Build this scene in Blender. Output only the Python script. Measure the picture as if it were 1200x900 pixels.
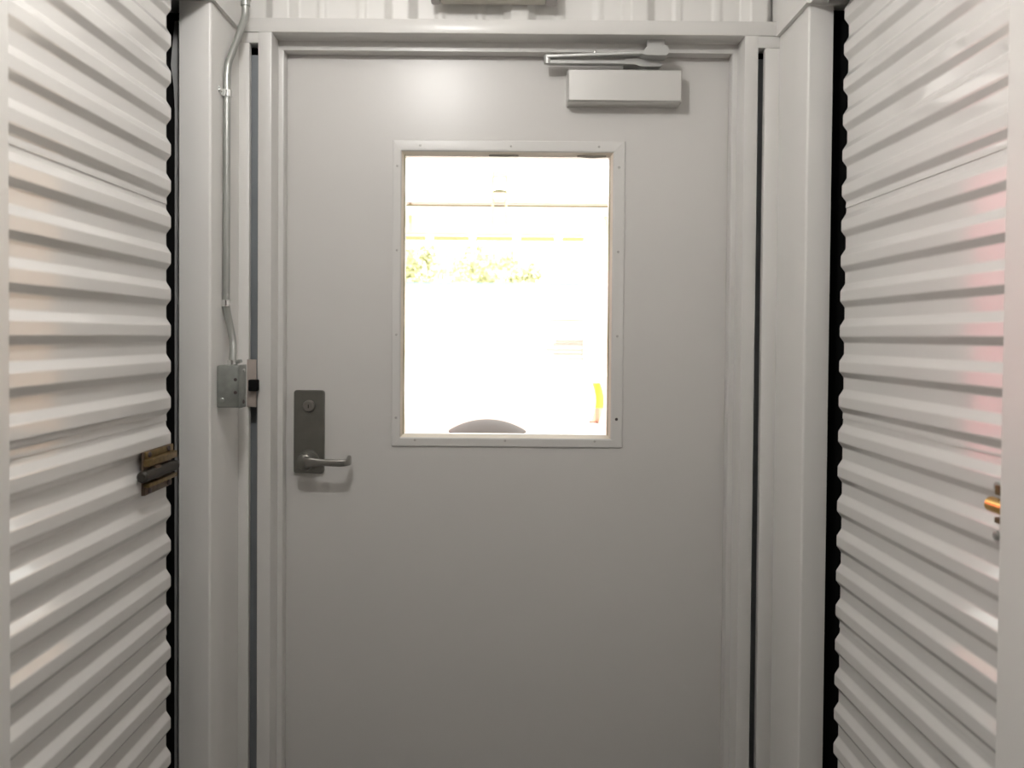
import bpy, bmesh, math, random
from mathutils import Vector, Matrix
R = math.radians
C = bpy.context.scene.collection
for o in list(bpy.data.objects):
    bpy.data.objects.remove(o)
random.seed(7)

# ------------------------------------------------------------------ camera
CAM_Z = 1.353
rho, pit = R(0.45), R(-1.08)
fw = Vector((0, math.cos(pit), math.sin(pit)))
u0 = Vector((0, -math.sin(pit), math.cos(pit)))
rt = math.cos(rho) * Vector((1, 0, 0)) + math.sin(rho) * u0
up = math.cos(rho) * u0 - math.sin(rho) * Vector((1, 0, 0))
cd = bpy.data.cameras.new('camera')
cam = bpy.data.objects.new('camera', cd)
C.objects.link(cam)
m = Matrix((rt, up, -fw)).transposed().to_4x4()
m.translation = (0, 0, CAM_Z)
cam.matrix_world = m
cd.sensor_width = 36
cd.lens = 30.0
cd.shift_x = 0.00596
cd.shift_y = -0.03096
cd.clip_start = 0.02
cd.clip_end = 300
cd.dof.use_dof = True
cd.dof.focus_distance = 2.5
cd.dof.aperture_fstop = 4.3
bpy.context.scene.camera = cam

# ------------------------------------------------------------------ sky, sun, exposure
SKY = 3.4
world = bpy.data.worlds.new('sky')
bpy.context.scene.world = world
world.use_nodes = True
wb = world.node_tree.nodes['Background']
wb.inputs['Color'].default_value = (1.0, 0.985, 0.96, 1)
wb.inputs['Strength'].default_value = SKY
sd = bpy.data.lights.new('sun', 'SUN')
sd.energy = 8.0
sd.angle = R(0.6)
sd.color = (1, 0.96, 0.9)
sun = bpy.data.objects.new('sun', sd)
C.objects.link(sun)
sun.rotation_euler = Vector((-0.10, 0.58, -0.85)).to_track_quat('-Z', 'Y').to_euler()
LAMP = (-0.293, 1.00, 2.406)
LAMP_I = 2.1            # radiant intensity of the globe lamp, W/sr
vs = bpy.context.scene.view_settings
vs.view_transform = 'Standard'
vs.look = 'None'
vs.exposure = 0.0
vs.gamma = 1.0
vs.use_curve_mapping = False

# ------------------------------------------------------------------ materials
def mat(name, col, rough=0.5, metal=0.0, spec=0.5, noise=0.0, nscale=8.0, bump=0.0, bscale=300.0, rvar=0.0, stretch=(1, 1, 1)):
    m = bpy.data.materials.new(name)
    m.use_nodes = True
    nt = m.node_tree
    b = nt.nodes['Principled BSDF']
    b.inputs['Base Color'].default_value = (*col, 1)
    b.inputs['Roughness'].default_value = rough
    b.inputs['Metallic'].default_value = metal
    b.inputs['Specular IOR Level'].default_value = spec
    tc = nt.nodes.new('ShaderNodeTexCoord')
    mp = nt.nodes.new('ShaderNodeMapping')
    mp.inputs['Scale'].default_value = stretch
    nt.links.new(tc.outputs['Object'], mp.inputs['Vector'])
    if noise or rvar:
        n = nt.nodes.new('ShaderNodeTexNoise')
        n.inputs['Scale'].default_value = nscale
        n.inputs['Detail'].default_value = 2
        nt.links.new(mp.outputs['Vector'], n.inputs['Vector'])
        if noise:
            r = nt.nodes.new('ShaderNodeMapRange')
            r.inputs['From Min'].default_value = 0.3
            r.inputs['From Max'].default_value = 0.7
            r.inputs['To Min'].default_value = 1 - noise
            r.inputs['To Max'].default_value = 1 + noise
            nt.links.new(n.outputs['Fac'], r.inputs['Value'])
            h = nt.nodes.new('ShaderNodeHueSaturation')
            h.inputs['Color'].default_value = (*col, 1)
            nt.links.new(r.outputs['Result'], h.inputs['Value'])
            nt.links.new(h.outputs['Color'], b.inputs['Base Color'])
        if rvar:
            r2 = nt.nodes.new('ShaderNodeMapRange')
            r2.inputs['From Min'].default_value = 0.3
            r2.inputs['From Max'].default_value = 0.7
            r2.inputs['To Min'].default_value = max(0.02, rough - rvar)
            r2.inputs['To Max'].default_value = rough + rvar
            nt.links.new(n.outputs['Fac'], r2.inputs['Value'])
            nt.links.new(r2.outputs['Result'], b.inputs['Roughness'])
    if bump:
        n2 = nt.nodes.new('ShaderNodeTexNoise')
        n2.inputs['Scale'].default_value = bscale
        n2.inputs['Detail'].default_value = 2
        nt.links.new(mp.outputs['Vector'], n2.inputs['Vector'])
        bp = nt.nodes.new('ShaderNodeBump')
        bp.inputs['Strength'].default_value = bump
        bp.inputs['Distance'].default_value = 0.001
        nt.links.new(n2.outputs['Fac'], bp.inputs['Height'])
        nt.links.new(bp.outputs['Normal'], b.inputs['Normal'])
    return m

def emit(name, col, s):
    m = bpy.data.materials.new(name)
    m.use_nodes = True
    b = m.node_tree.nodes['Principled BSDF']
    b.inputs['Base Color'].default_value = (*col, 1)
    b.inputs['Emission Color'].default_value = (*col, 1)
    b.inputs['Emission Strength'].default_value = s
    return m

def glass_mat():
    m = bpy.data.materials.new('clear_glass')
    m.use_nodes = True
    nt = m.node_tree
    for n in list(nt.nodes):
        nt.nodes.remove(n)
    out = nt.nodes.new('ShaderNodeOutputMaterial')
    t = nt.nodes.new('ShaderNodeBsdfTransparent')
    t.inputs['Color'].default_value = (0.97, 0.98, 0.97, 1)
    g = nt.nodes.new('ShaderNodeBsdfGlossy')
    g.inputs['Roughness'].default_value = 0.01
    fr = nt.nodes.new('ShaderNodeFresnel')
    fr.inputs['IOR'].default_value = 1.45
    mx = nt.nodes.new('ShaderNodeMixShader')
    nt.links.new(fr.outputs[0], mx.inputs[0])
    nt.links.new(t.outputs[0], mx.inputs[1])
    nt.links.new(g.outputs[0], mx.inputs[2])
    nt.links.new(mx.outputs[0], out.inputs['Surface'])
    return m

PAINT = (0.74, 0.725, 0.70)
M = {}
M['door'] = mat('door_paint', (0.64, 0.622, 0.60), 0.31, noise=0.006, nscale=3, bump=0.05, bscale=260)
M['frame'] = mat('frame_paint', (0.68, 0.665, 0.642), 0.30, noise=0.006, nscale=3, bump=0.04)
M['wall'] = mat('painted_steel', PAINT, 0.34, noise=0.006, nscale=3, bump=0.04)
M['curtain'] = mat('roll_door_paint', (0.72, 0.702, 0.68), 0.09, spec=0.9, noise=0.006, nscale=3, bump=0.02)
M['ceil'] = mat('ceiling_white', (0.75, 0.74, 0.72), 0.6)
M['floor'] = mat('sealed_concrete', (0.17, 0.165, 0.155), 0.45, noise=0.12, nscale=3)
M['black'] = mat('black_rubber_and_gap_dark', (0.008, 0.008, 0.008), 0.8, spec=0.1)  # rubber of the plug, also painted darkness for gaps and the curtain recess
M['lip'] = mat('dull_grey_lip', (0.46, 0.46, 0.45), 0.5, noise=0.1, nscale=12)
M['galv'] = mat('galvanised_steel', (0.43, 0.44, 0.42), 0.36, metal=0.75, noise=0.03, nscale=30)
M['stud'] = mat('blue_grey_stud', (0.30, 0.32, 0.335), 0.5, metal=0.2, noise=0.05, nscale=15)
M['box'] = mat('galvanised_box', (0.33, 0.345, 0.325), 0.45, metal=0.75, noise=0.15, nscale=35)
M['bright'] = mat('bright_zinc', (0.85, 0.86, 0.85), 0.15, metal=1.0)
M['alu'] = mat('silver_closer_paint', (0.66, 0.65, 0.63), 0.40, metal=0.75, bump=0.03)
M['arm'] = mat('silver_arm_paint', (0.50, 0.50, 0.485), 0.38, metal=0.45)
M['lock'] = mat('satin_lock_steel', (0.21, 0.205, 0.185), 0.36, metal=0.8, noise=0.05, nscale=40)
M['lever'] = mat('satin_lever_steel', (0.30, 0.29, 0.27), 0.30, metal=0.9)
M['brass'] = mat('aged_brass', (0.20, 0.135, 0.055), 0.45, metal=0.6, noise=0.3, nscale=60)
M['bronze'] = mat('brown_bronze', (0.15, 0.105, 0.075), 0.5, metal=0.5, noise=0.25, nscale=60)
M['dark_bronze'] = mat('black_bronze', (0.035, 0.03, 0.024), 0.5, metal=0.3)
M['brass_new'] = mat('bright_brass', (0.80, 0.50, 0.16), 0.25, metal=1.0)
M['screw'] = mat('dull_screw', (0.50, 0.48, 0.46), 0.35, metal=0.5)
M['screw_dark'] = mat('dark_screw', (0.10, 0.08, 0.08), 0.5, metal=0.4)
M['tape'] = mat('tan_card', (0.40, 0.345, 0.31), 0.7, noise=0.05, nscale=20)
M['sealant'] = mat('grey_sealant', (0.25, 0.23, 0.20), 0.8)
M['lip_daylit'] = mat('daylight_tinted_lip', (0.84, 0.77, 0.66), 0.5)  # warm pale colour stands for daylight glowing on the window reveal
M['bead'] = mat('olive_glazing_bead', (0.42, 0.38, 0.24), 0.7)
M['purlin'] = mat('pale_purlin', (0.85, 0.78, 0.40), 0.7)
M['plastic'] = mat('cream_plastic', (0.66, 0.63, 0.55), 0.4)
M['plastic_grey'] = mat('grey_plastic', (0.50, 0.47, 0.46), 0.5)
M['glass'] = glass_mat()
M['globe'] = emit('lamp_globe', (1.0, 0.975, 0.945), LAMP_I / (math.pi * 0.06 ** 2))
# outdoors
M['yard'] = mat('pale_concrete', (0.72, 0.69, 0.65), 0.8, noise=0.05, nscale=0.6)
M['white_wall'] = mat('white_stucco', (0.82, 0.81, 0.79), 0.7)
M['cyan'] = mat('pale_cyan_trim', (0.22, 0.36, 0.37), 0.6)
M['tan'] = mat('tan_stucco', (0.52, 0.39, 0.25), 0.8, noise=0.05, nscale=2)
M['red'] = mat('red_roll_door', (0.84, 0.24, 0.33), 0.5)
M['red_slat'] = mat('pale_red_slat', (0.5, 0.24, 0.22), 0.6)
M['olive'] = mat('olive_lip', (0.085, 0.085, 0.018), 0.7)
M['yellow_p'] = mat('pale_yellow_paint', (0.66, 0.62, 0.30), 0.6)
M['yellow'] = mat('bright_yellow', (0.75, 0.72, 0.075), 0.5)
M['orange'] = mat('orange_base', (0.78, 0.42, 0.31), 0.6)
M['maroon'] = mat('dark_red_foot', (0.30, 0.13, 0.11), 0.7)
M['leaf'] = mat('pale_leaves', (0.72, 0.73, 0.47), 0.7, noise=0.3, nscale=2.5)
M['bark'] = mat('grey_bark', (0.16, 0.14, 0.12), 0.9)
M['bin'] = mat('grey_brown_bin', (0.085, 0.068, 0.062), 0.55, noise=0.1, nscale=9)
M['binrim'] = mat('pale_bin_rim', (0.75, 0.70, 0.64), 0.4)
M['lampglass'] = mat('frosted_lamp', (0.40, 0.38, 0.18), 0.6)

# ------------------------------------------------------------------ mesh helpers
class MB:
    def __init__(s):
        s.bm = bmesh.new()
    def box(s, a, b, bev=0.0, seg=2):
        t = bmesh.new()
        r = bmesh.ops.create_cube(t, size=1)
        for v in t.verts:
            v.co = Vector([(a[i] + b[i]) / 2 + v.co[i] * abs(b[i] - a[i]) for i in range(3)])
        if bev:
            bmesh.ops.bevel(t, geom=t.edges[:], offset=bev, segments=seg, profile=0.5, affect='EDGES')
        s.merge(t)
        return s
    def merge(s, t, mtx=None):
        me = bpy.data.meshes.new('t')
        if mtx:
            bmesh.ops.transform(t, matrix=mtx, verts=t.verts[:])
        t.to_mesh(me)
        t.free()
        s.bm.from_mesh(me)
        bpy.data.meshes.remove(me)
    def prism(s, pts, z0, z1, bev=0.0, bev_ids=(), seg=3):
        """polygon pts in XY extruded in Z; bev_ids: corners whose upright edge is rounded"""
        t = bmesh.new()
        lo = [t.verts.new((x, y, z0)) for x, y in pts]
        hi = [t.verts.new((x, y, z1)) for x, y in pts]
        n = len(pts)
        t.faces.new(lo[::-1])
        t.faces.new(hi)
        ups = []
        for i in range(n):
            j = (i + 1) % n
            t.faces.new((lo[i], lo[j], hi[j], hi[i]))
        t.edges.ensure_lookup_table()
        if bev:
            es = [e for e in t.edges if any({e.verts[0], e.verts[1]} == {lo[i], hi[i]} for i in bev_ids)]
            bmesh.ops.bevel(t, geom=es, offset=bev, segments=seg, profile=0.5, affect='EDGES')
        bmesh.ops.recalc_face_normals(t, faces=t.faces[:])
        s.merge(t)
        return s
    def tube(s, pts, r, n=12, cap=True):
        pts = [Vector(p) for p in pts]
        rs = r if isinstance(r, (list, tuple)) else [r] * len(pts)
        t = bmesh.new()
        rings = []
        ref = Vector((0.123, 0.456, 0.88)).normalized()
        for i, p in enumerate(pts):
            d = (pts[min(i + 1, len(pts) - 1)] - pts[max(i - 1, 0)]).normalized()
            if i == 0:
                a = d.cross(ref).normalized()
            else:
                a = (a - d * a.dot(d)).normalized()
            b = d.cross(a)
            rings.append([t.verts.new(p + rs[i] * (math.cos(2 * math.pi * k / n) * a + math.sin(2 * math.pi * k / n) * b)) for k in range(n)])
        for i in range(len(rings) - 1):
            for k in range(n):
                t.faces.new((rings[i][k], rings[i][(k + 1) % n], rings[i + 1][(k + 1) % n], rings[i + 1][k]))
        if cap:
            t.faces.new(rings[0][::-1])
            t.faces.new(rings[-1])
        bmesh.ops.recalc_face_normals(t, faces=t.faces[:])
        s.merge(t)
        return s
    def lathe(s, prof, centre, axis='Z', n=32):
        """prof: (radius, height) pairs"""
        t = bmesh.new()
        rings = []
        for r, h in prof:
            ring = []
            for k in range(n):
                a = 2 * math.pi * k / n
                x, y = max(r, 1e-5) * math.cos(a), max(r, 1e-5) * math.sin(a)
                p = {'Z': (x, y, h), 'Y': (x, h, y), 'X': (h, x, y)}[axis]
                ring.append(t.verts.new(Vector(p) + Vector(centre)))
            rings.append(ring)
        for i in range(len(rings) - 1):
            for k in range(n):
                t.faces.new((rings[i][k], rings[i][(k + 1) % n], rings[i + 1][(k + 1) % n], rings[i + 1][k]))
        t.faces.new(rings[0])
        t.faces.new(rings[-1])
        bmesh.ops.remove_doubles(t, verts=t.verts[:], dist=1e-6)
        bmesh.ops.recalc_face_normals(t, faces=t.faces[:])
        s.merge(t)
        return s
    def loft(s, rings, close=True, cap=True):
        t = bmesh.new()
        vs_ = [[t.verts.new(p) for p in r] for r in rings]
        n = len(vs_[0])
        for i in range(len(vs_) - 1):
            for k in range(n if close else n - 1):
                t.faces.new((vs_[i][k], vs_[i][(k + 1) % n], vs_[i + 1][(k + 1) % n], vs_[i + 1][k]))
        if cap:
            t.faces.new(vs_[0][::-1])
            t.faces.new(vs_[-1])
        bmesh.ops.recalc_face_normals(t, faces=t.faces[:])
        s.merge(t)
        return s
    def build(s, name, material, parent=None, smooth=True, angle=35, origin=None):
        me = bpy.data.meshes.new(name)
        s.bm.to_mesh(me)
        s.bm.free()
        o = bpy.data.objects.new(name, me)
        C.objects.link(o)
        me.materials.append(material)
        if smooth:
            me.polygons.foreach_set('use_smooth', [True] * len(me.polygons))
            try:
                me.set_sharp_from_angle(angle=R(angle))
            except Exception:
                pass
        if parent is not None:
            o.parent = parent
            w = parent_loc(parent)
            if w.length:
                me.transform(Matrix.Translation(-w))
        elif origin is not None:
            me.transform(Matrix.Translation(-Vector(origin)))
            o.location = origin
        return o

def parent_loc(o):
    w = Vector((0, 0, 0))
    while o is not None:
        w += o.location
        o = o.parent
    return w

def tag(o, label=None, cat=None, group=None, kind=None):
    if label: o['label'] = label
    if cat: o['category'] = cat
    if group: o['group'] = group
    if kind: o['kind'] = kind
    return o

def empty(name, loc, label=None, cat=None, group=None, kind=None, parent=None):
    o = bpy.data.objects.new(name, None)
    C.objects.link(o)
    o.empty_display_size = 0.1
    if parent is not None:
        o.parent = parent
        o.location = Vector(loc) - parent_loc(parent)
    else:
        o.location = loc
    return tag(o, label, cat, group, kind)

def spline(pts, sub=8):
    P = [Vector(p) for p in pts]
    P = [P[0] * 2 - P[1]] + P + [P[-1] * 2 - P[-2]]
    out = []
    for i in range(1, len(P) - 2):
        for k in range(sub):
            t = k / sub
            a, b, c, d = P[i - 1], P[i], P[i + 1], P[i + 2]
            out.append(0.5 * ((2 * b) + (c - a) * t + (2 * a - 5 * b + 4 * c - d) * t * t + (3 * b - a - 3 * c + d) * t ** 3))
    out.append(P[-2])
    return out

def fillet(pts, r, n=3):
    """round the inner corners of a 2-D polyline"""
    out = [Vector(pts[0])]
    eps = r * 0.15
    for i in range(1, len(pts) - 1):
        p, a, b = Vector(pts[i]), Vector(pts[i - 1]), Vector(pts[i + 1])
        da, db = (a - p), (b - p)
        q = min(r, da.length * 0.45, db.length * 0.45)
        s_, e_ = p + da.normalized() * q, p + db.normalized() * q
        out.append(s_ + da.normalized() * eps)
        for k in range(n + 1):
            t = k / n
            out.append((1 - t) ** 2 * s_ + 2 * t * (1 - t) * p + t * t * e_)
        out.append(e_ + db.normalized() * eps)
    out.append(Vector(pts[-1]))
    return out

# ------------------------------------------------------------------ room shell
CEIL = 2.62
BACK = -7.0
FY = 2.207            # front plane of the door frame and end wall trim
DY = 2.314            # hall side face of the door
fl = MB().box((-1.7, BACK, -0.1), (1.7, 2.36, 0)).build('floor', M['floor'], smooth=False)
tag(fl, 'grey sealed concrete floor of the storage hallway', 'floor', kind='structure')
ce = MB().box((-1.7, BACK, CEIL), (1.7, 2.40, CEIL + 0.08)).build('ceiling', M['ceil'], smooth=False)
tag(ce, 'white ceiling above the hallway', 'ceiling', kind='structure')
wbk = MB().box((-1.7, BACK - 0.08, 0), (1.7, BACK, CEIL)).build('wall_back', M['wall'], smooth=False)
tag(wbk, 'off white wall closing the hallway behind the viewer', 'wall', kind='structure')

def side_wall(sx, name, label, corner_far, reveal, corner_near, hx):
    """sx: -1 left, 1 right; X values are positive distances from the hall's middle"""
    w = empty(name, (sx * 0.7, 0, 0), label, 'wall', kind='structure')
    cx, cy = corner_far
    rx, ry = reveal
    # far jamb: corridor face, rounded nose, return towards the roll-up curtain
    MB().prism([(sx * cx, FY + 0.03), (sx * cx, cy), (sx * rx, ry), (sx * rx, 2.24)], 0, 2.131, 0.006, (1,), 4).build('jamb', M['wall'], w)
    nx, ny = corner_near
    MB().prism([(sx * nx, BACK), (sx * nx, ny), (sx * (nx + 0.06), ny - 0.001), (sx * (nx + 0.06), BACK)], 0, 2.131, 0.009, (1,), 5).build('jamb', M['wall'], w)
    h = MB().box((sx * (cx - 0.001), BACK, 2.128), (sx * 0.735, 1.99, CEIL))
    h.box((sx * hx, 1.985, 2.128), (sx * 0.82, 2.24, CEIL))
    h.build('header', M['wall'], w)
    MB().box((sx * 1.62, BACK, 0), (sx * 1.70, 2.40, CEIL)).build('outer_panel', M['wall'], w)
    return w

wl = side_wall(-1, 'wall_left', 'off white steel jambs and header framing the left roll-up door', (0.692, 2.0), (0.767, 2.002), (0.692, 1.195), 0.682)
wr = side_wall(1, 'wall_right', 'off white steel jambs and header framing the right roll-up door', (0.698, 2.0), (0.757, 2.002), (0.699, 1.206), 0.688)
# end wall: ribbed steel sheet above the door, trim beside it
wf = empty('wall_front', (0, FY, 0), 'off white end wall of ribbed steel with flat trim around the door', 'wall', kind='structure')
def rib_sheet():
    pts = []
    y0 = 2.254
    xs = -0.76
    ribs = [-0.592 + 0.3105 * k for k in range(-1, 6)]
    poly = [(-0.80, y0)]
    for c in ribs:
        for dx, dy in ((-0.043, 0), (-0.021, -0.024), (0.021, -0.024), (0.043, 0)):
            poly.append((c + dx, y0 + dy))
        for q in (0.103, 0.207):
            for dx, dy in ((-0.014, 0), (-0.006, -0.004), (0.006, -0.004), (0.014, 0)):
                poly.append((c + q + dx, y0 + dy))
    poly = [p for p in poly if -0.80 <= p[0] <= 0.80]
    poly.append((0.80, y0))
    p2 = fillet([(x, y, 0) for x, y in poly], 0.004, 2)
    b = MB()
    z0, z1 = 2.150, CEIL
    t = bmesh.new()
    lo = [t.verts.new((p.x, p.y, z0)) for p in p2]
    hi = [t.verts.new((p.x, p.y, z1)) for p in p2]
    for i in range(len(p2) - 1):
        t.faces.new((lo[i], lo[i + 1], hi[i + 1], hi[i]))
    b.merge(t)
    b.box((-0.80, y0 + 0.002, z0), (0.80, y0 + 0.012, z1))
    return b
rib_sheet().build('ribbed_panel', M['wall'], wf, angle=25)
# outer cladding around the doorway (keeps daylight out of the hall)
oc = MB()
oc.box((-4.5, 2.30, -0.1), (-0.64, 2.40, 3.1)).box((0.64, 2.30, -0.1), (4.5, 2.40, 3.1)).box((-0.64, 2.30, 2.125), (0.64, 2.40, 3.1))
MB().box((-0.70, 2.285, 0), (-0.6435, 2.2995, 2.16)).box((0.6435, 2.285, 0), (0.70, 2.2995, 2.16)).build('cavity_dark', M['black'], wf, smooth=False)  # black sheets stand in for the shade deep inside the side gaps
oc.build('outer_cladding', M['tan'], wf, smooth=False)
# flat trim strip along the head, from wall to wall
MB().box((-0.692, FY - 0.001, 2.1295), (0.698, FY + 0.05, 2.1665), 0.0025).build('trim_strip', M['frame'], wf)
MB().box((-0.6935, FY, 0), (-0.6652, FY + 0.02, 2.102), 0.0015).build('trim_strip', M['wall'], wf)
MB().box((0.6607, FY, 0), (0.6990, FY + 0.02, 2.0985), 0.0015).build('trim_strip', M['wall'], wf)
MB().box((-0.6925, FY + 0.0005, 2.1025), (-0.6085, FY + 0.045, 2.1288), 0.001).build('filler_plate', M['frame'], wf)
MB().box((0.6085, FY + 0.0005, 2.0990), (0.6985, FY + 0.045, 2.1288), 0.001).build('filler_plate', M['frame'], wf)
MB().box((-0.690, FY + 0.040, 0), (-0.640, FY + 0.055, 2.083)).build('stud', M['stud'], wf)
MB().box((0.640, FY + 0.040, 0), (0.690, FY + 0.055, 2.083)).build('stud', M['stud'], wf)

# door frame
df = empty('trim_1', (0, FY, 0), 'off white pressed steel door frame with a stop, around the hallway door', 'door frame', kind='structure')
for sx in (-1, 1):
    MB().prism([(sx * 0.643, FY), (sx * 0.608, FY), (sx * 0.608, 2.274), (sx * 0.594, 2.274), (sx * 0.594, 2.312), (sx * 0.643, 2.312)], 0, 2.1296, 0.002, (0, 1, 3, 4), 2).build('frame_jamb', M['frame'], df)
hd = MB()
t = [(FY + 0.001, 2.1625), (FY + 0.001, 2.1297), (2.2732, 2.1297), (2.2732, 2.1058), (2.312, 2.1058), (2.312, 2.1625)]
hd.loft([[(-0.6075, y, z) for y, z in t], [(0.6075, y, z) for y, z in t]])
hd.build('frame_head', M['frame'], df, smooth=False)

# ------------------------------------------------------------------ the door
DW, DT = 0.602, 2.112
door = empty('door_1', (0, DY, 0), 'off white steel hallway door with a tall window', 'door', kind='structure')
WX, WZ0, WZ1 = 0.2785, 1.0835, 1.8430      # daylight opening
b = MB()
cw = 0.02
b_out = [(-DW, 0.006), (DW, 0.006), (DW, DT), (-DW, DT)]
b_in = [(-WX - cw, WZ0 - cw), (WX + cw, WZ0 - cw), (WX + cw, WZ1 + cw), (-WX - cw, WZ1 + cw)]
rings = [[(x, DY, z) for x, z in b_in], [(x, DY, z) for x, z in b_out], [(x, DY + 0.045, z) for x, z in b_out], [(x, DY + 0.045, z) for x, z in b_in], [(x, DY, z) for x, z in b_in]]
b.loft(rings, cap=False)
b.build('door_leaf', M['door'], door, smooth=False)

lf = empty('lite_frame', (0, DY, WZ0), parent=door)
OX0, OX1, OZ0, OZ1 = -0.309, 0.3175, 1.0525, 1.8805
def lite_loops():
    L = []
    def rect(x0, x1, z0, z1, y): return [(x0, y, z0), (x1, y, z0), (x1, y, z1), (x0, y, z1)]
    L.append(rect(OX0, OX1, OZ0, OZ1, DY + 0.002))
    L.append(rect(OX0, OX1, OZ0, OZ1, DY - 0.0032))
    L.append(rect(OX0 + .002, OX1 - .002, OZ0 + .002, OZ1 - .002, DY - 0.0042))
    L.append(rect(-WX - .014, WX + .014, WZ0 - .014, WZ1 + .014, DY - 0.0052))
    L.append(rect(-WX - .0095, WX + .0095, WZ0 - .0095, WZ1 + .0095, DY - 0.0048))
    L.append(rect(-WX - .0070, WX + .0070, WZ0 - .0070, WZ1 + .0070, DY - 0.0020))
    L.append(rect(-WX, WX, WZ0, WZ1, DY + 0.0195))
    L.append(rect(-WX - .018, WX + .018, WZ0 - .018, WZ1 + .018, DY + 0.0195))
    return L
LL = lite_loops()
for side in range(4):
    i, j = side, (side + 1) % 4
    for name_, loops, mt in (('frame_rail', LL[:6], M['frame']), ('daylit_lip', LL[5:], M['lip_daylit'])):  # lip is a separate piece so its colour can hold the outdoor glow
        A = [Vector(l[i]) for l in loops]
        B = [Vector(l[j]) for l in loops]
        if name_ == 'frame_rail':
            A.append(Vector((A[-1].x, DY + 0.002, A[-1].z)))
            B.append(Vector((B[-1].x, DY + 0.002, B[-1].z)))
        else:
            pass
        d = (B[0] - A[0]).normalized() * 0.0003
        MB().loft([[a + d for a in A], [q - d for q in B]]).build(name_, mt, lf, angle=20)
def screw(x, z, y, parent, r=0.0035, material=None, name='screw'):
    t = MB().lathe([(r, 0.001), (r, -0.0006), (r * 0.7, -0.0018), (0, -0.0022)], (x, y, z), 'Y', 12)
    return t.build(name, material or M['screw'], parent)
for x in (-0.235, 0.010, 0.247):
    screw(x, 1.8655, DY - 0.0042, lf)
for x in (-0.245, 0.000, 0.243):
    screw(x, 1.0700, DY - 0.0042, lf)
for z in (1.810, 1.583, 1.355, 1.130):
    screw(-0.2965, z, DY - 0.0042, lf)
    o = screw(0.3010, z, DY - 0.0042, lf, 0.0042 if z < 1.2 else 0.0035, M['screw_dark'] if z < 1.2 else None)
    if z < 1.2:
        o['label'] = 'dark rusty screw'
gp = MB().box((-WX - 0.012, DY + 0.020, WZ0 - 0.012), (WX + 0.012, DY + 0.026, WZ1 + 0.012)).build('glass_pane', M['glass'], door, smooth=False)
# rear lite frame, seen only as the far lip of the opening
for k, (x0, x1, z0, z1) in enumerate(((-0.31, -WX, 1.053, 1.88), (WX, 0.31, 1.053, 1.88), (-WX, WX, 1.053, WZ0), (-WX, WX, WZ1, 1.88))):
    MB().box((x0, DY + 0.0265, z0), (x1, DY + 0.052, z1)).build('rear_rail', M['frame'], lf, smooth=False)
# sealant squeezed out along the glass edge
sl = MB()
for (x0, x1, h) in ((-0.05, 0.03, 0.0016), (0.19, 0.268, 0.0034)):
    n = 10
    pts = [(x0 + (x1 - x0) * k / n, DY + 0.016, WZ1 + 0.003 - h * math.sin(math.pi * k / n)) for k in range(n + 1)]
    sl.tube(pts, 0.004, 6)
sl.build('sealant', M['sealant'], door)
sl = MB()
pts = [(-WX - 0.0028 + 0.0012 * math.sin(i * 1.1), DY + 0.017, WZ0 + 0.76 * i / 24.0) for i in range(25)]
sl.tube(pts, 0.0035, 6)
pts = [(WX + 0.0028 + 0.0012 * math.sin(i * 0.6), DY + 0.017, WZ0 + 0.76 * i / 24.0) for i in range(25)]
sl.tube(pts, 0.0035, 6)
sl.build('glazing_bead', M['bead'], door)

# lever lockset
lk = empty('lever_lockset', (-0.531, DY, 1.09), parent=door)
lk['label'] = 'dark satin steel escutcheon with key cylinder and lever'
def rrect(x0, x1, z0, z1, r, n=5):
    out = []
    for cx, cz, a0 in ((x1 - r, z1 - r, 0), (x0 + r, z1 - r, 90), (x0 + r, z0 + r, 180), (x1 - r, z0 + r, 270)):
        for k in range(n + 1):
            a = R(a0 + 90 * k / n)
            out.append((cx + r * math.cos(a), cz + r * math.sin(a)))
    return out
p0 = rrect(-0.5722, -0.4900, 0.9775, 1.2030, 0.008)
p1 = rrect(-0.5702, -0.4920, 0.9795, 1.2010, 0.007)
MB().loft([[(x, DY + 0.001, z) for x, z in p0], [(x, DY - 0.009, z) for x, z in p0], [(x, DY - 0.011, z) for x, z in p1]]).build('escutcheon', M['lock'], lk, angle=30)
MB().lathe([(0.0165, 0.002), (0.0165, -0.004), (0.0145, -0.0095), (0.0125, -0.0110), (0, -0.0105)], (-0.5305, DY - 0.011, 1.1600), 'Y', 24).build('key_cylinder', M['lever'], lk)
kp = MB().box((-0.5314, DY - 0.0220, 1.155), (-0.5296, DY - 0.0205, 1.165))
kp.build('keyhole', M['black'], lk)
MB().lathe([(0.029, 0.002), (0.029, -0.006), (0.026, -0.010), (0.017, -0.012), (0.0155, -0.050), (0, -0.050)], (-0.5315, DY - 0.010, 1.0135), 'Y', 28).build('rose', M['lock'], lk)
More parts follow.
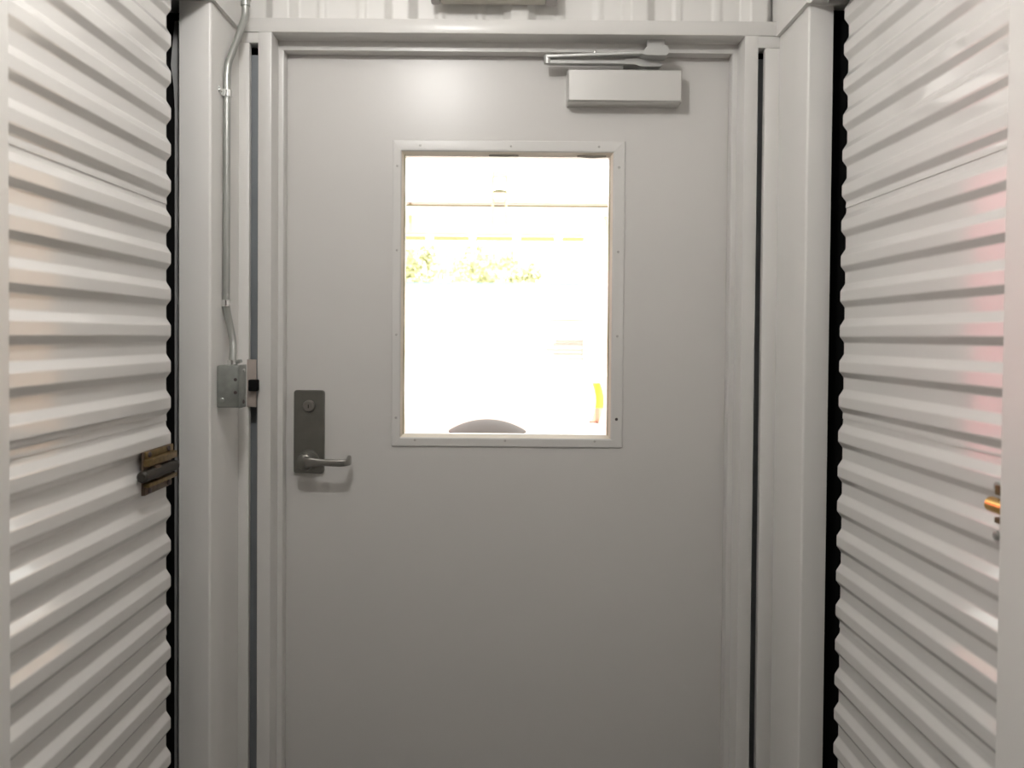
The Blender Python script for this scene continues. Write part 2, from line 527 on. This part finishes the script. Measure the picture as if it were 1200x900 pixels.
# lever: leaves the spindle forward, turns right, flattens, and curls back to the door at its tip
path = spline([(-0.5320, DY - 0.052, 1.0150), (-0.5200, DY - 0.066, 1.0165), (-0.500, DY - 0.069, 1.0165), (-0.470, DY - 0.069, 1.0155), (-0.440, DY - 0.069, 1.0145), (-0.4240, DY - 0.066, 1.0150), (-0.4175, DY - 0.054, 1.0165), (-0.4165, DY - 0.038, 1.018)], 6)
rings = []
for i, p in enumerate(path):
    d = (path[min(i + 1, len(path) - 1)] - path[max(i - 1, 0)]).normalized()
    side = d.cross(Vector((0, 0, 1))).normalized()
    t_ = i / (len(path) - 1)
    hz = 0.0175 * (1 - t_ / 0.35) + 0.0095 * (t_ / 0.35) if t_ < 0.35 else 0.0092
    if t_ > 0.8: hz = 0.0092 + 0.004 * (t_ - 0.8) / 0.2
    wd = 0.0060 if t_ > 0.3 else 0.010 - 0.004 * t_ / 0.3
    rings.append([p + side * (wd * math.copysign(abs(math.cos(a)) ** 0.6, math.cos(a))) + Vector((0, 0, hz * math.copysign(abs(math.sin(a)) ** 0.6, math.sin(a)))) for a in [2 * math.pi * k / 14 for k in range(14)]])
MB().loft(rings).build('lever', M['lever'], lk, angle=50)
MB().lathe([(0.0205, 0.004), (0.0225, -0.004), (0.0215, -0.014), (0.014, -0.019), (0, -0.020)], (-0.5318, DY - 0.047, 1.0140), 'Y', 28).build('lever_hub', M['lock'], lk)

# ------------------------------------------------------------------ door closer
dc = empty('door_closer', (0.308, DY, 2.0), 'silver surface door closer with a folded arm, above the door window', 'door closer')
x0, x1, z0, z1, dp = 0.1555, 0.4600, 1.9715, 2.0600, 0.056
def body():
    rings = []
    for ins, y, r in ((0, 0.0, 0.006), (0, -0.012, 0.006), (0.0006, -0.046, 0.006), (0.0016, -0.0525, 0.005), (0.005, -dp, 0.004)):
        rings.append([(x, DY + y, z) for x, z in rrect(x0 + ins, x1 - ins, z0 + ins, z1 - ins, r)])
    return MB().loft(rings)
body().build('cover', M['alu'], dc, angle=30)
MB().lathe([(0.0105, 0), (0.0105, 0.012), (0.008, 0.016), (0, 0.016)], (0.357, DY - 0.030, 2.0595), 'Z', 18).build('spindle', M['arm'], dc)
def bar(p, q, w0, w1, h, name, mt, bev=0.0015):
    """flat forged arm between p and q, width w in the horizontal plane, height h"""
    p, q = Vector(p), Vector(q)
    d = (q - p).normalized()
    s_ = d.cross(Vector((0, 0, 1))).normalized()
    u_ = s_.cross(d)
    n = 8
    rings = []
    for k in range(n + 1):
        t_ = k / n
        w = w0 + (w1 - w0) * t_
        c = p + (q - p) * t_
        rings.append([c + s_ * a + u_ * bb for a, bb in ((-w, -h + bev), (-w + bev, -h), (w - bev, -h), (w, -h + bev), (w, h - bev), (w - bev, h), (-w + bev, h), (-w, h - bev))])
    return MB().loft(rings).build(name, mt, dc)
def plate_xz(pts, y0_, y1_, name, mt):
    MB().loft([[(x, y0_, z) for x, z in pts], [(x, y1_, z) for x, z in pts]]).build(name, mt, dc)
bar((0.1040, 2.262, 2.0745), (0.325, 2.266, 2.0755), 0.009, 0.012, 0.0050, 'main_arm', M['arm'])
hub = [(0.306, 2.0815), (0.324, 2.0850), (0.352, 2.0850), (0.378, 2.0805), (0.401, 2.0755), (0.404, 2.0690), (0.398, 2.0640), (0.362, 2.0640), (0.346, 2.0650), (0.334, 2.0690), (0.306, 2.0700)]
plate_xz(hub, 2.254, 2.300, 'arm_hub', M['arm'])
bar((0.1020, 2.258, 2.0880), (0.385, 2.236, 2.0935), 0.009, 0.009, 0.0040, 'forearm', M['arm'])
MB().lathe([(0.0100, -0.010), (0.0100, 0.012), (0.007, 0.0145), (0, 0.0145)], (0.1035, 2.260, 2.0800), 'Z', 18).build('elbow_pin', M['arm'], dc)
shoe = [(0.3460, 2.0860), (0.3530, 2.0990), (0.3610, 2.1070), (0.4100, 2.1065), (0.4160, 2.1000), (0.4150, 2.0880), (0.4080, 2.0815), (0.3560, 2.0825)]
plate_xz(shoe, 2.218, 2.262, 'shoe', M['arm'])
MB().box((0.362, 2.240, 2.104), (0.408, 2.262, 2.1296)).build('shoe_plate', M['arm'], dc)
MB().lathe([(0.004, 0), (0.004, 0.006), (0.002, 0.008), (0, 0.008)], (0.226, 2.248, 2.0940), 'Z', 12).build('screw', M['bright'], dc)

# ------------------------------------------------------------------ roll-up doors
PITCH, RELIEF = 0.0803, 0.0105
def curtain_panel(sx, xo, z_lo, z_hi, phase, y0_, y1_, parent, lap):
    """one sheet of the curtain: profile points (x outwards, z), folds every PITCH; phase is the z of an outer flat's lower edge"""
    xv = xo + RELIEF
    prof = []
    n0 = math.floor((z_lo - phase) / PITCH) - 1
    for n in range(n0, n0 + 12):
        zb = phase + n * PITCH
        prof += [(xv, zb - 0.0405), (xv, zb - 0.0140), (xo, zb), (xo, zb + 0.0232)]
    prof = sorted(prof, key=lambda p: p[1])
    lower = [p for p in prof if p[1] > z_lo and p[1] < z_hi]
    pts = [(xv - lap, z_lo)] + [(xv - lap, z_lo + 0.0060)] + lower + [(xv + 0.0012, z_hi - 0.004), (xv + 0.0012, z_hi)]
    pts2 = fillet([(a, b_, 0) for a, b_ in pts], 0.0026, 4)
    t = bmesh.new()
    cols = []
    for y in (y0_, y1_):
        cols.append([t.verts.new((sx * p.x, y, p.y)) for p in pts2])
    back = []
    for y in (y0_, y1_):
        back.append([t.verts.new((sx * (p.x + 0.0012), y, p.y)) for p in pts2])
    n = len(pts2)
    for i in range(n - 1):
        t.faces.new((cols[0][i], cols[1][i], cols[1][i + 1], cols[0][i + 1]))
        t.faces.new((back[0][i + 1], back[1][i + 1], back[1][i], back[0][i]))
        t.faces.new((cols[0][i + 1], back[0][i + 1], back[0][i], cols[0][i]))
        t.faces.new((cols[1][i], back[1][i], back[1][i + 1], cols[1][i + 1]))
    t.faces.new((cols[0][0], back[0][0], back[1][0], cols[1][0]))
    t.faces.new((cols[0][-1], cols[1][-1], back[1][-1], back[0][-1]))
    bmesh.ops.recalc_face_normals(t, faces=t.faces[:])
    b_ = MB()
    b_.merge(t)
    return b_.build('curtain_panel', M['curtain'], parent, angle=50)

def latch(parent, sx, xo, yc, zc, bright=False, reach=0.078):
    """slide bolt on the curtain: two rails with flanges, a round bolt between them, fixing bolts"""
    lt = empty('slide_latch', (sx * xo, yc, zc), parent=parent)
    br, bz = M['brass'], M['bronze']
    def B(a, b_, name, mt, bev=0.002):
        # a, b_: (depth out of the curtain, along the hall, up) relative to the latch centre
        lo = (sx * (xo - a[0]), yc + a[1], zc + a[2])
        hi = (sx * (xo - b_[0]), yc + b_[1], zc + b_[2])
        MB().box([min(lo[i], hi[i]) for i in range(3)], [max(lo[i], hi[i]) for i in range(3)], bev).build(name, mt, lt)
    B((0.0, -0.066, -0.046), (0.004, 0.085, 0.044), 'back_plate', bz, 0.001)
    B((0.004, -0.066, 0.014), (0.017, 0.085, 0.029), 'upper_rail', br)
    B((0.004, -0.060, 0.029), (0.008, 0.085, 0.044), 'upper_flange', br)
    B((0.004, -0.066, -0.029), (0.017, 0.085, -0.020), 'lower_rail', br)
    B((0.004, -0.066, -0.046), (0.008, 0.075, -0.029), 'lower_flange', bz)
    MB().tube([(sx * (xo - 0.013), yc - 0.094, zc - 0.003), (sx * (xo - 0.013), yc - 0.090, zc - 0.003), (sx * (xo - 0.013), yc + reach - 0.004, zc - 0.003), (sx * (xo - 0.013), yc + reach, zc - 0.003)], [0.008, 0.012, 0.012, 0.008], 16).build('bolt', M['brass_new'] if bright else M['dark_bronze'], lt)
    B((0.004, -0.035, -0.016), (0.020, -0.010, 0.012), 'bolt_lug', bz)
    for dy in (-0.045, 0.055):
        for dz in (0.037, -0.038):
            t = MB().lathe([(0.006, 0.002), (0.006, -0.003), (0.003, -0.0045), (0, -0.0045)] if sx > 0 else [(0.006, -0.002), (0.006, 0.003), (0.003, 0.0045), (0, 0.0045)], (sx * (xo - 0.008), yc + dy, zc + dz), 'X', 12)
            t.build('fixing_bolt', M['screw_dark'], lt)
    return lt

def roll_door(idx, sx, xo, phase, seam, y0_, y1_, label):
    d = empty('door_%d' % idx, (sx * xo, (y0_ + y1_) / 2, 0), label, 'roll-up door', kind='structure')
    z = seam - 3 * 6 * PITCH
    lo = z
    k = 0
    while lo < 2.55:
        hi = lo + 6 * PITCH
        if hi > 0.02:
            curtain_panel(sx, xo, max(lo, 0.012), min(hi + 0.013, 2.62), phase, y0_, y1_, d, 0.0011)
        lo = hi
        k += 1
    return d

XL, XR = 0.748, 0.765
dl = roll_door(2, -1, XL, 1.5890, 1.6400, 1.00, 1.905, 'off white corrugated roll-up door on the left, with a dark bronze slide latch')
dr = roll_door(3, 1, XR, 1.5190, 1.6515, 1.00, 1.957, 'off white corrugated roll-up door on the right, catching the pink window reflection')
latch(dl, -1, XL, 1.815, 1.0640)
latch(dr, 1, XR, 1.215, 1.103, True, 0.102)
for z in (1.1262, 1.0498):
    MB().lathe([(0.008, 0.002), (0.008, -0.004), (0.005, -0.006), (0, -0.006)], (XR + 0.001, 1.3190, z), 'X', 14).build('fixing_bolt', M['galv'], dr)
# guides and backing as black slabs: recess and unit darkness put into the colour
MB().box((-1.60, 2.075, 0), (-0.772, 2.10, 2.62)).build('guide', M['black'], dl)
MB().box((-0.99, 1.02, 0), (-0.98, 2.08, 2.62)).build('dark_backing', M['black'], dl)
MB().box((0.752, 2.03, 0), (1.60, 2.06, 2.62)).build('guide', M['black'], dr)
MB().box((0.98, 1.02, 0), (0.99, 2.04, 2.62)).build('dark_backing', M['black'], dr)
# grey lip of the left guide, sprung out of line near its top
n = 40
lipb = MB()
rings = []
for k in range(n + 1):
    z = 0.0 + 2.10 * k / n
    bul = 0.010 * math.exp(-((z - 2.005) / 0.055) ** 2)
    rings.append([(-0.7965 - bul, 2.052, z), (-0.7885, 2.052, z), (-0.7885, 2.058, z), (-0.7965 - bul, 2.058, z)])
lipb.loft(rings)
o = lipb.build('guide_lip', M['lip'], dl)
o['label'] = 'grey guide lip bent outwards near its top'

# ------------------------------------------------------------------ conduit and box
co = empty('conduit', (-0.68, 2.08, 1.28), 'galvanised conduit bending down the left jamb into a junction box', 'conduit')
pth = [(-0.657, 2.146, 2.40), (-0.657, 2.146, 2.21)] + spline([(-0.657, 2.146, 2.18), (-0.657, 2.144, 2.150), (-0.661, 2.134, 2.120), (-0.6755, 2.104, 2.045), (-0.681, 2.090, 2.012), (-0.6825, 2.0845, 1.98)], 6) + [(-0.6825, 2.084, 1.95), (-0.6825, 2.081, 1.44)] + spline([(-0.6825, 2.081, 1.428), (-0.6820, 2.083, 1.415), (-0.6760, 2.090, 1.372), (-0.6700, 2.091, 1.340), (-0.6670, 2.086, 1.315), (-0.6665, 2.081, 1.295)], 6) + [(-0.6665, 2.079, 1.279)]
MB().tube(pth, 0.0088, 16).build('pipe', M['galv'], co)
MB().tube([(-0.657, 2.146, 2.172), (-0.657, 2.146, 2.225)], 0.0118, 18).build('coupling', M['galv'], co)
MB().tube([(-0.650, 2.146, 2.186), (-0.640, 2.142, 2.186)], 0.003, 10).build('set_screw', M['bright'], co)
MB().tube([(-0.6825, 2.081, 1.420), (-0.6825, 2.081, 1.436)], 0.0108, 18).build('coupling', M['bright'], co)
st = MB().tube([(-0.6815, 2.085, 1.929), (-0.6815, 2.085, 1.945)], 0.0112, 18)
st.box((-0.6918, 2.046, 1.929), (-0.6900, 2.084, 1.945))
st.build('strap', M['bright'], co)
MB().lathe([(0.006, 0), (0.006, 0.003), (0.003, 0.0055), (0, 0.0055)], (-0.690, 2.055, 1.937), 'X', 14).build('screw', M['bright'], co)

jb = empty('junction_box', (-0.665, 2.065, 1.227), 'small galvanised junction box on the left jamb below the conduit', 'junction box')
MB().box((-0.6915, 2.040, 1.1765), (-0.6395, 2.093, 1.2775), 0.003).build('housing', M['box'], jb)
MB().box((-0.6395, 2.039, 1.1750), (-0.6370, 2.094, 1.2790), 0.001).build('cover_plate', M['box'], jb)
MB().tube([(-0.6665, 2.079, 1.2770), (-0.6665, 2.079, 1.2890)], 0.0125, 16).build('connector', M['bright'], jb)
MB().tube([(-0.655, 2.074, 1.2850), (-0.642, 2.070, 1.2880)], 0.0045, 10).build('set_screw', M['galv'], jb)
for z in (1.244, 1.213):
    MB().lathe([(0.004, 0.001), (0.004, -0.0008), (0, -0.0008)], (-0.6465, 2.0395, z), 'Y', 12).build('knockout', M['screw_dark'], jb)
MB().lathe([(0.0055, 0.001), (0.0055, -0.001), (0.003, -0.0025), (0, -0.0025)], (-0.6785, 2.0395, 1.195), 'Y', 12).build('screw', M['galv'], jb)
for z in (1.265, 1.189):
    MB().lathe([(0.005, 0), (0.005, 0.002), (0.002, 0.0035), (0, 0.0035)], (-0.637, 2.070, z), 'X', 12).build('screw', M['bright'] if z > 1.2 else M['screw_dark'], jb)

ds = empty('door_sensor', (-0.655, FY, 1.22), 'black plug on a tan plate bridging the gap beside the door frame', 'sensor')
MB().box((-0.6680, 2.2010, 1.1650), (-0.6445, 2.2065, 1.2880), 0.001).build('plate', M['tape'], ds)
MB().box((-0.6600, 2.1830, 1.2070), (-0.6355, 2.2020, 1.2365), 0.003).build('plug', M['black'], ds)

# ------------------------------------------------------------------ emergency light above the door
el = empty('emergency_light', (-0.03, 2.22, 2.21), 'cream emergency light fixed to the ribbed wall above the door', 'light')
MB().box((-0.175, 2.168, 2.2080), (0.095, 2.224, 2.400), 0.006).build('housing', M['plastic'], el)
MB().box((-0.200, 2.178, 2.2060), (-0.175, 2.224, 2.400), 0.007).build('end_cap', M['plastic_grey'], el)
MB().box((0.095, 2.178, 2.2040), (0.124, 2.224, 2.400), 0.007).build('end_cap', M['plastic_grey'], el)

# ceiling globe lamp, above the frame
cl = empty('ceiling_lamp', (LAMP[0], LAMP[1], CEIL), 'round globe lamp on a short stem under the hallway ceiling', 'lamp')
g = bmesh.new()
bmesh.ops.create_uvsphere(g, u_segments=24, v_segments=16, radius=0.06)
gb = MB()
gb.merge(g, Matrix.Translation(LAMP))
gb.build('globe', M['globe'], cl)
MB().lathe([(0.06, 0), (0.06, -0.015), (0.02, -0.03), (0.02, LAMP[2] + 0.05 - CEIL), (0, LAMP[2] + 0.05 - CEIL)], (LAMP[0], LAMP[1], CEIL), 'Z', 24).build('stem', M['galv'], cl)

# ------------------------------------------------------------------ outdoors, seen through the door window
yd = MB().box((-40, 2.40, -0.12), (40, 60, -0.02)).build('ground', M['yard'], smooth=False)
tag(yd, 'pale sunlit concrete yard outside the door', 'ground', kind='structure')

lb = empty('litter_bin', (-0.068, 3.22, -0.02), 'grey brown domed litter bin standing just outside the door window', 'bin')
BX, BY = -0.068, 3.22
prof = [(0.271 * math.sin(R(a)), 0.767 + 0.271 * math.cos(R(a))) for a in (32.5, 29, 25, 21, 17, 13, 9, 5, 2, 0)]
MB().lathe([(0.1456, 0.988)] + prof, (BX, BY, 0), 'Z', 40).build('dome_lid', M['bin'], lb)
MB().lathe([(0.13, 0.972), (0.153, 0.975), (0.155, 0.988), (0.146, 0.9915)], (BX, BY, 0), 'Z', 40).build('rim', M['binrim'], lb)
MB().lathe([(0.130, -0.02), (0.138, 0.0), (0.140, 0.974), (0.12, 0.975)], (BX, BY, 0), 'Z', 40).build('body', M['bin'], lb)
# open carport across the yard
CY0, CY1, CZ0 = 10.0, 13.1, 2.86
cp = empty('carport', (-1.6, 11.5, -0.02), 'open carport with a pale roof and yellow steel edge beam across the yard', 'carport')
MB().box((-3.05, CY0 - 0.05, CZ0 + 0.045), (1.30, CY1 + 0.1, CZ0 + 0.085)).build('roof_sheet', M['white_wall'], cp, smooth=False)
MB().box((-3.05, CY0 - 0.04, CZ0 + 0.006), (1.19, CY0 + 0.02, CZ0 + 0.018)).build('edge_lip', M['olive'], cp, smooth=False)
MB().box((-3.05, CY0 - 0.03, CZ0 - 0.10), (1.19, CY0 + 0.03, CZ0 + 0.003)).build('edge_beam', M['white_wall'], cp, smooth=False)
for px_ in (1.235, -2.42):
    MB().box((px_ - 0.03, CY0 - 0.04, -0.02), (px_ + 0.03, CY0 + 0.04, CZ0 + 0.045)).build('post', M['yellow_p'], cp, smooth=False)
    MB().box((px_ * 1.25 - 0.03, CY1 - 0.04, -0.02), (px_ * 1.25 + 0.03, CY1 + 0.04, CZ0 + 0.045)).build('post', M['white_wall'], cp, smooth=False)
gs = [(1.205, CZ0), (1.07, CZ0), (1.14, CZ0 - 0.10), (1.165, CZ0 - 0.30), (1.205, CZ0 - 0.33)]
MB().loft([[(x, CY0 - 0.02, z) for x, z in gs], [(x, CY0 + 0.02, z) for x, z in gs]]).build('gusset', M['yellow_p'], cp, smooth=False)
for xa, xb in ((-1.72, -1.24), (-1.12, -0.58), (-0.47, 0.09), (0.21, 0.73), (0.85, 1.18)):
    MB().box((xa, CY1 - 0.03, 2.815), (xb, CY1 + 0.03, 2.875)).build('purlin', M['purlin'], cp, smooth=False)
MB().box((-1.15, CY0 + 0.03, CZ0 - 0.28), (-1.12, CY0 + 0.06, CZ0 + 0.04)).build('hanger', M['yellow_p'], cp, smooth=False)
yl = empty('yard_lamp', (-0.09, CY0 - 0.10, CZ0 + 0.2), 'small capped yard lamp bracketed to the carport edge beam', 'lamp')
MB().box((-0.14, CY0 - 0.14, CZ0 + 0.085), (-0.03, CY0 - 0.053, CZ0 + 0.20), 0.01).build('lamp_body', M['white_wall'], yl)
MB().lathe([(0.075, 0), (0.07, 0.015), (0.03, 0.03), (0, 0.03)], (-0.085, CY0 - 0.10, CZ0 + 0.155), 'Z', 20).build('cap', M['olive'], yl)
MB().box((-0.16, CY0 - 0.14, CZ0 + 0.33), (-0.01, CY0 - 0.08, CZ0 + 0.39)).build('top_plate', M['yellow_p'], yl)
for xx in (-0.165, -0.01):
    MB().box((xx - 0.012, CY0 - 0.08, CZ0 - 0.20), (xx + 0.012, CY0 - 0.053, CZ0 + 0.40)).build('bracket', M['yellow_p'], yl)

# white boundary wall with a thin cyan coping
yw = empty('boundary_wall', (0, 20, -0.02), 'long white boundary wall with a thin cyan coping beyond the carport', 'wall', kind='structure')
MB().box((-16, 20, -0.02), (14, 20.25, 2.56)).build('wall_face', M['white_wall'], yw, smooth=False)
MB().box((-16, 19.97, 2.56), (2.15, 20.28, 2.60)).build('coping', M['cyan'], yw, smooth=False)
# red slatted gate panel against the wall
rg = empty('slatted_panel', (1.36, 19.9, 0.7), 'small pale red slatted panel against the white boundary wall', 'panel')
MB().box((0.95, 19.92, 0.62), (1.80, 19.97, 1.80)).build('backing', M['white_wall'], rg, smooth=False)
for z, x0_, x1_, h in ((1.74, 0.97, 1.80, 0.022), (1.25, 1.15, 1.80, 0.03), (1.16, 1.10, 1.80, 0.045), (1.04, 0.95, 1.80, 0.03), (0.94, 1.10, 1.80, 0.04), (0.84, 0.98, 1.80, 0.02)):
    MB().box((x0_, 19.89, z), (x1_, 19.92, z + h)).build('slat', M['red_slat'], rg, smooth=False)
MB().box((1.78, 19.885, 0.70), (1.80, 19.92, 1.32)).build('upright', M['red_slat'], rg, smooth=False)

# curved yellow guard
yg = empty('curved_guard', (1.42, 13.6, -0.02), 'curved bright yellow guard with an orange lower end, at right in the door window', 'guard')
def band(zs, name, mt):
    rings = []
    for z in zs:
        t_ = z / 0.62
        xc = 1.385 + 0.125 * math.sin(math.pi * (0.12 + 0.70 * t_)) + 0.0 - 0.012 * t_
        w = 0.065
        rings.append([(xc - w, 13.57, z), (xc + w, 13.57, z), (xc + w, 13.63, z), (xc - w, 13.63, z)])
    MB().loft(rings).build(name, mt, yg, smooth=True)
band([0.22 + 0.4 * k / 12 for k in range(13)], 'yellow_length', M['yellow'])
band([0.0 + 0.22 * k / 6 for k in range(7)], 'orange_length', M['orange'])
MB().box((1.34, 13.56, -0.02), (1.48, 13.64, 0.005)).build('foot', M['maroon'], yg)

# storage rows at the sides of the yard: tan piers and red roll-up doors, seen only in reflections
def storage_row(sx, label, red):
    s_ = empty('storage_row', (sx * 3.2, 12, -0.02), label, 'building')
    MB().box((sx * 3.2, 3.4, -0.02), (sx * 7, 19.5, 3.5)).build('wall', M['tan'], s_, smooth=False)
    if red:
        for k in range(4):
            y = 4.2 + 3.4 * k
            dd = MB()
            t = [(sx * 3.19, y), (sx * 3.15, y), (sx * 3.15, y + 2.9), (sx * 3.19, y + 2.9)]
            dd.prism(t, 0, 3.1)
            dd.build('roll_up_door', M['red'], s_, smooth=False)
    return s_
storage_row(-1, 'tan storage building with red roll-up doors at the left of the yard', True)
storage_row(1, 'plain tan storage building at the right of the yard', False)

def tree(x, y, h, r, label, seed):
    rnd = random.Random(seed)
    t = empty('tree', (x, y, -0.02), label, 'tree', 'trees behind the boundary wall')
    MB().tube([(x, y, -0.02), (x + 0.05, y, h * 0.4), (x - 0.03, y, h * 0.75)], [0.16, 0.12, 0.05], 10).build('trunk', M['bark'], t)
    bm = bmesh.new()
    for c in range(26):
        a = rnd.random() * 2 * math.pi
        rr = r * rnd.random() ** 0.5 * 0.8
        cx, cy = x + rr * math.cos(a), y + rr * math.sin(a)
        cz = h - r * 0.55 * (1.0 + 0.9 * rnd.uniform(-1, 1)) - 0.35 * rr
        cr = r * rnd.uniform(0.18, 0.36)
        for k in range(110):
            d = Vector((rnd.gauss(0, 1), rnd.gauss(0, 1), rnd.gauss(0, 1))).normalized() * cr * rnd.uniform(0.6, 1)
            p = Vector((cx, cy, cz)) + d
            s1 = Vector((rnd.gauss(0, 1), rnd.gauss(0, 1), rnd.gauss(0, 1))).normalized() * 0.09
            s2 = Vector((rnd.gauss(0, 1), rnd.gauss(0, 1), rnd.gauss(0, 1))).normalized() * 0.05
            bm.faces.new([bm.verts.new(p - s1), bm.verts.new(p + s2), bm.verts.new(p + s1), bm.verts.new(p - s2)])
    me = bpy.data.meshes.new('foliage')
    bm.to_mesh(me)
    bm.free()
    me.transform(Matrix.Translation(-t.location))
    me.materials.append(M['leaf'])
    o = bpy.data.objects.new('foliage', me)
    C.objects.link(o)
    o.parent = t
    o['kind'] = 'stuff'
tree(-2.75, 24.0, 3.85, 1.15, 'leftmost sunlit tree above the boundary wall', 1)
tree(-0.85, 27.2, 4.20, 1.35, 'tallest sunlit tree above the boundary wall, in the middle', 2)
tree(0.38, 24.2, 3.40, 0.80, 'small rightmost tree above the boundary wall', 3)
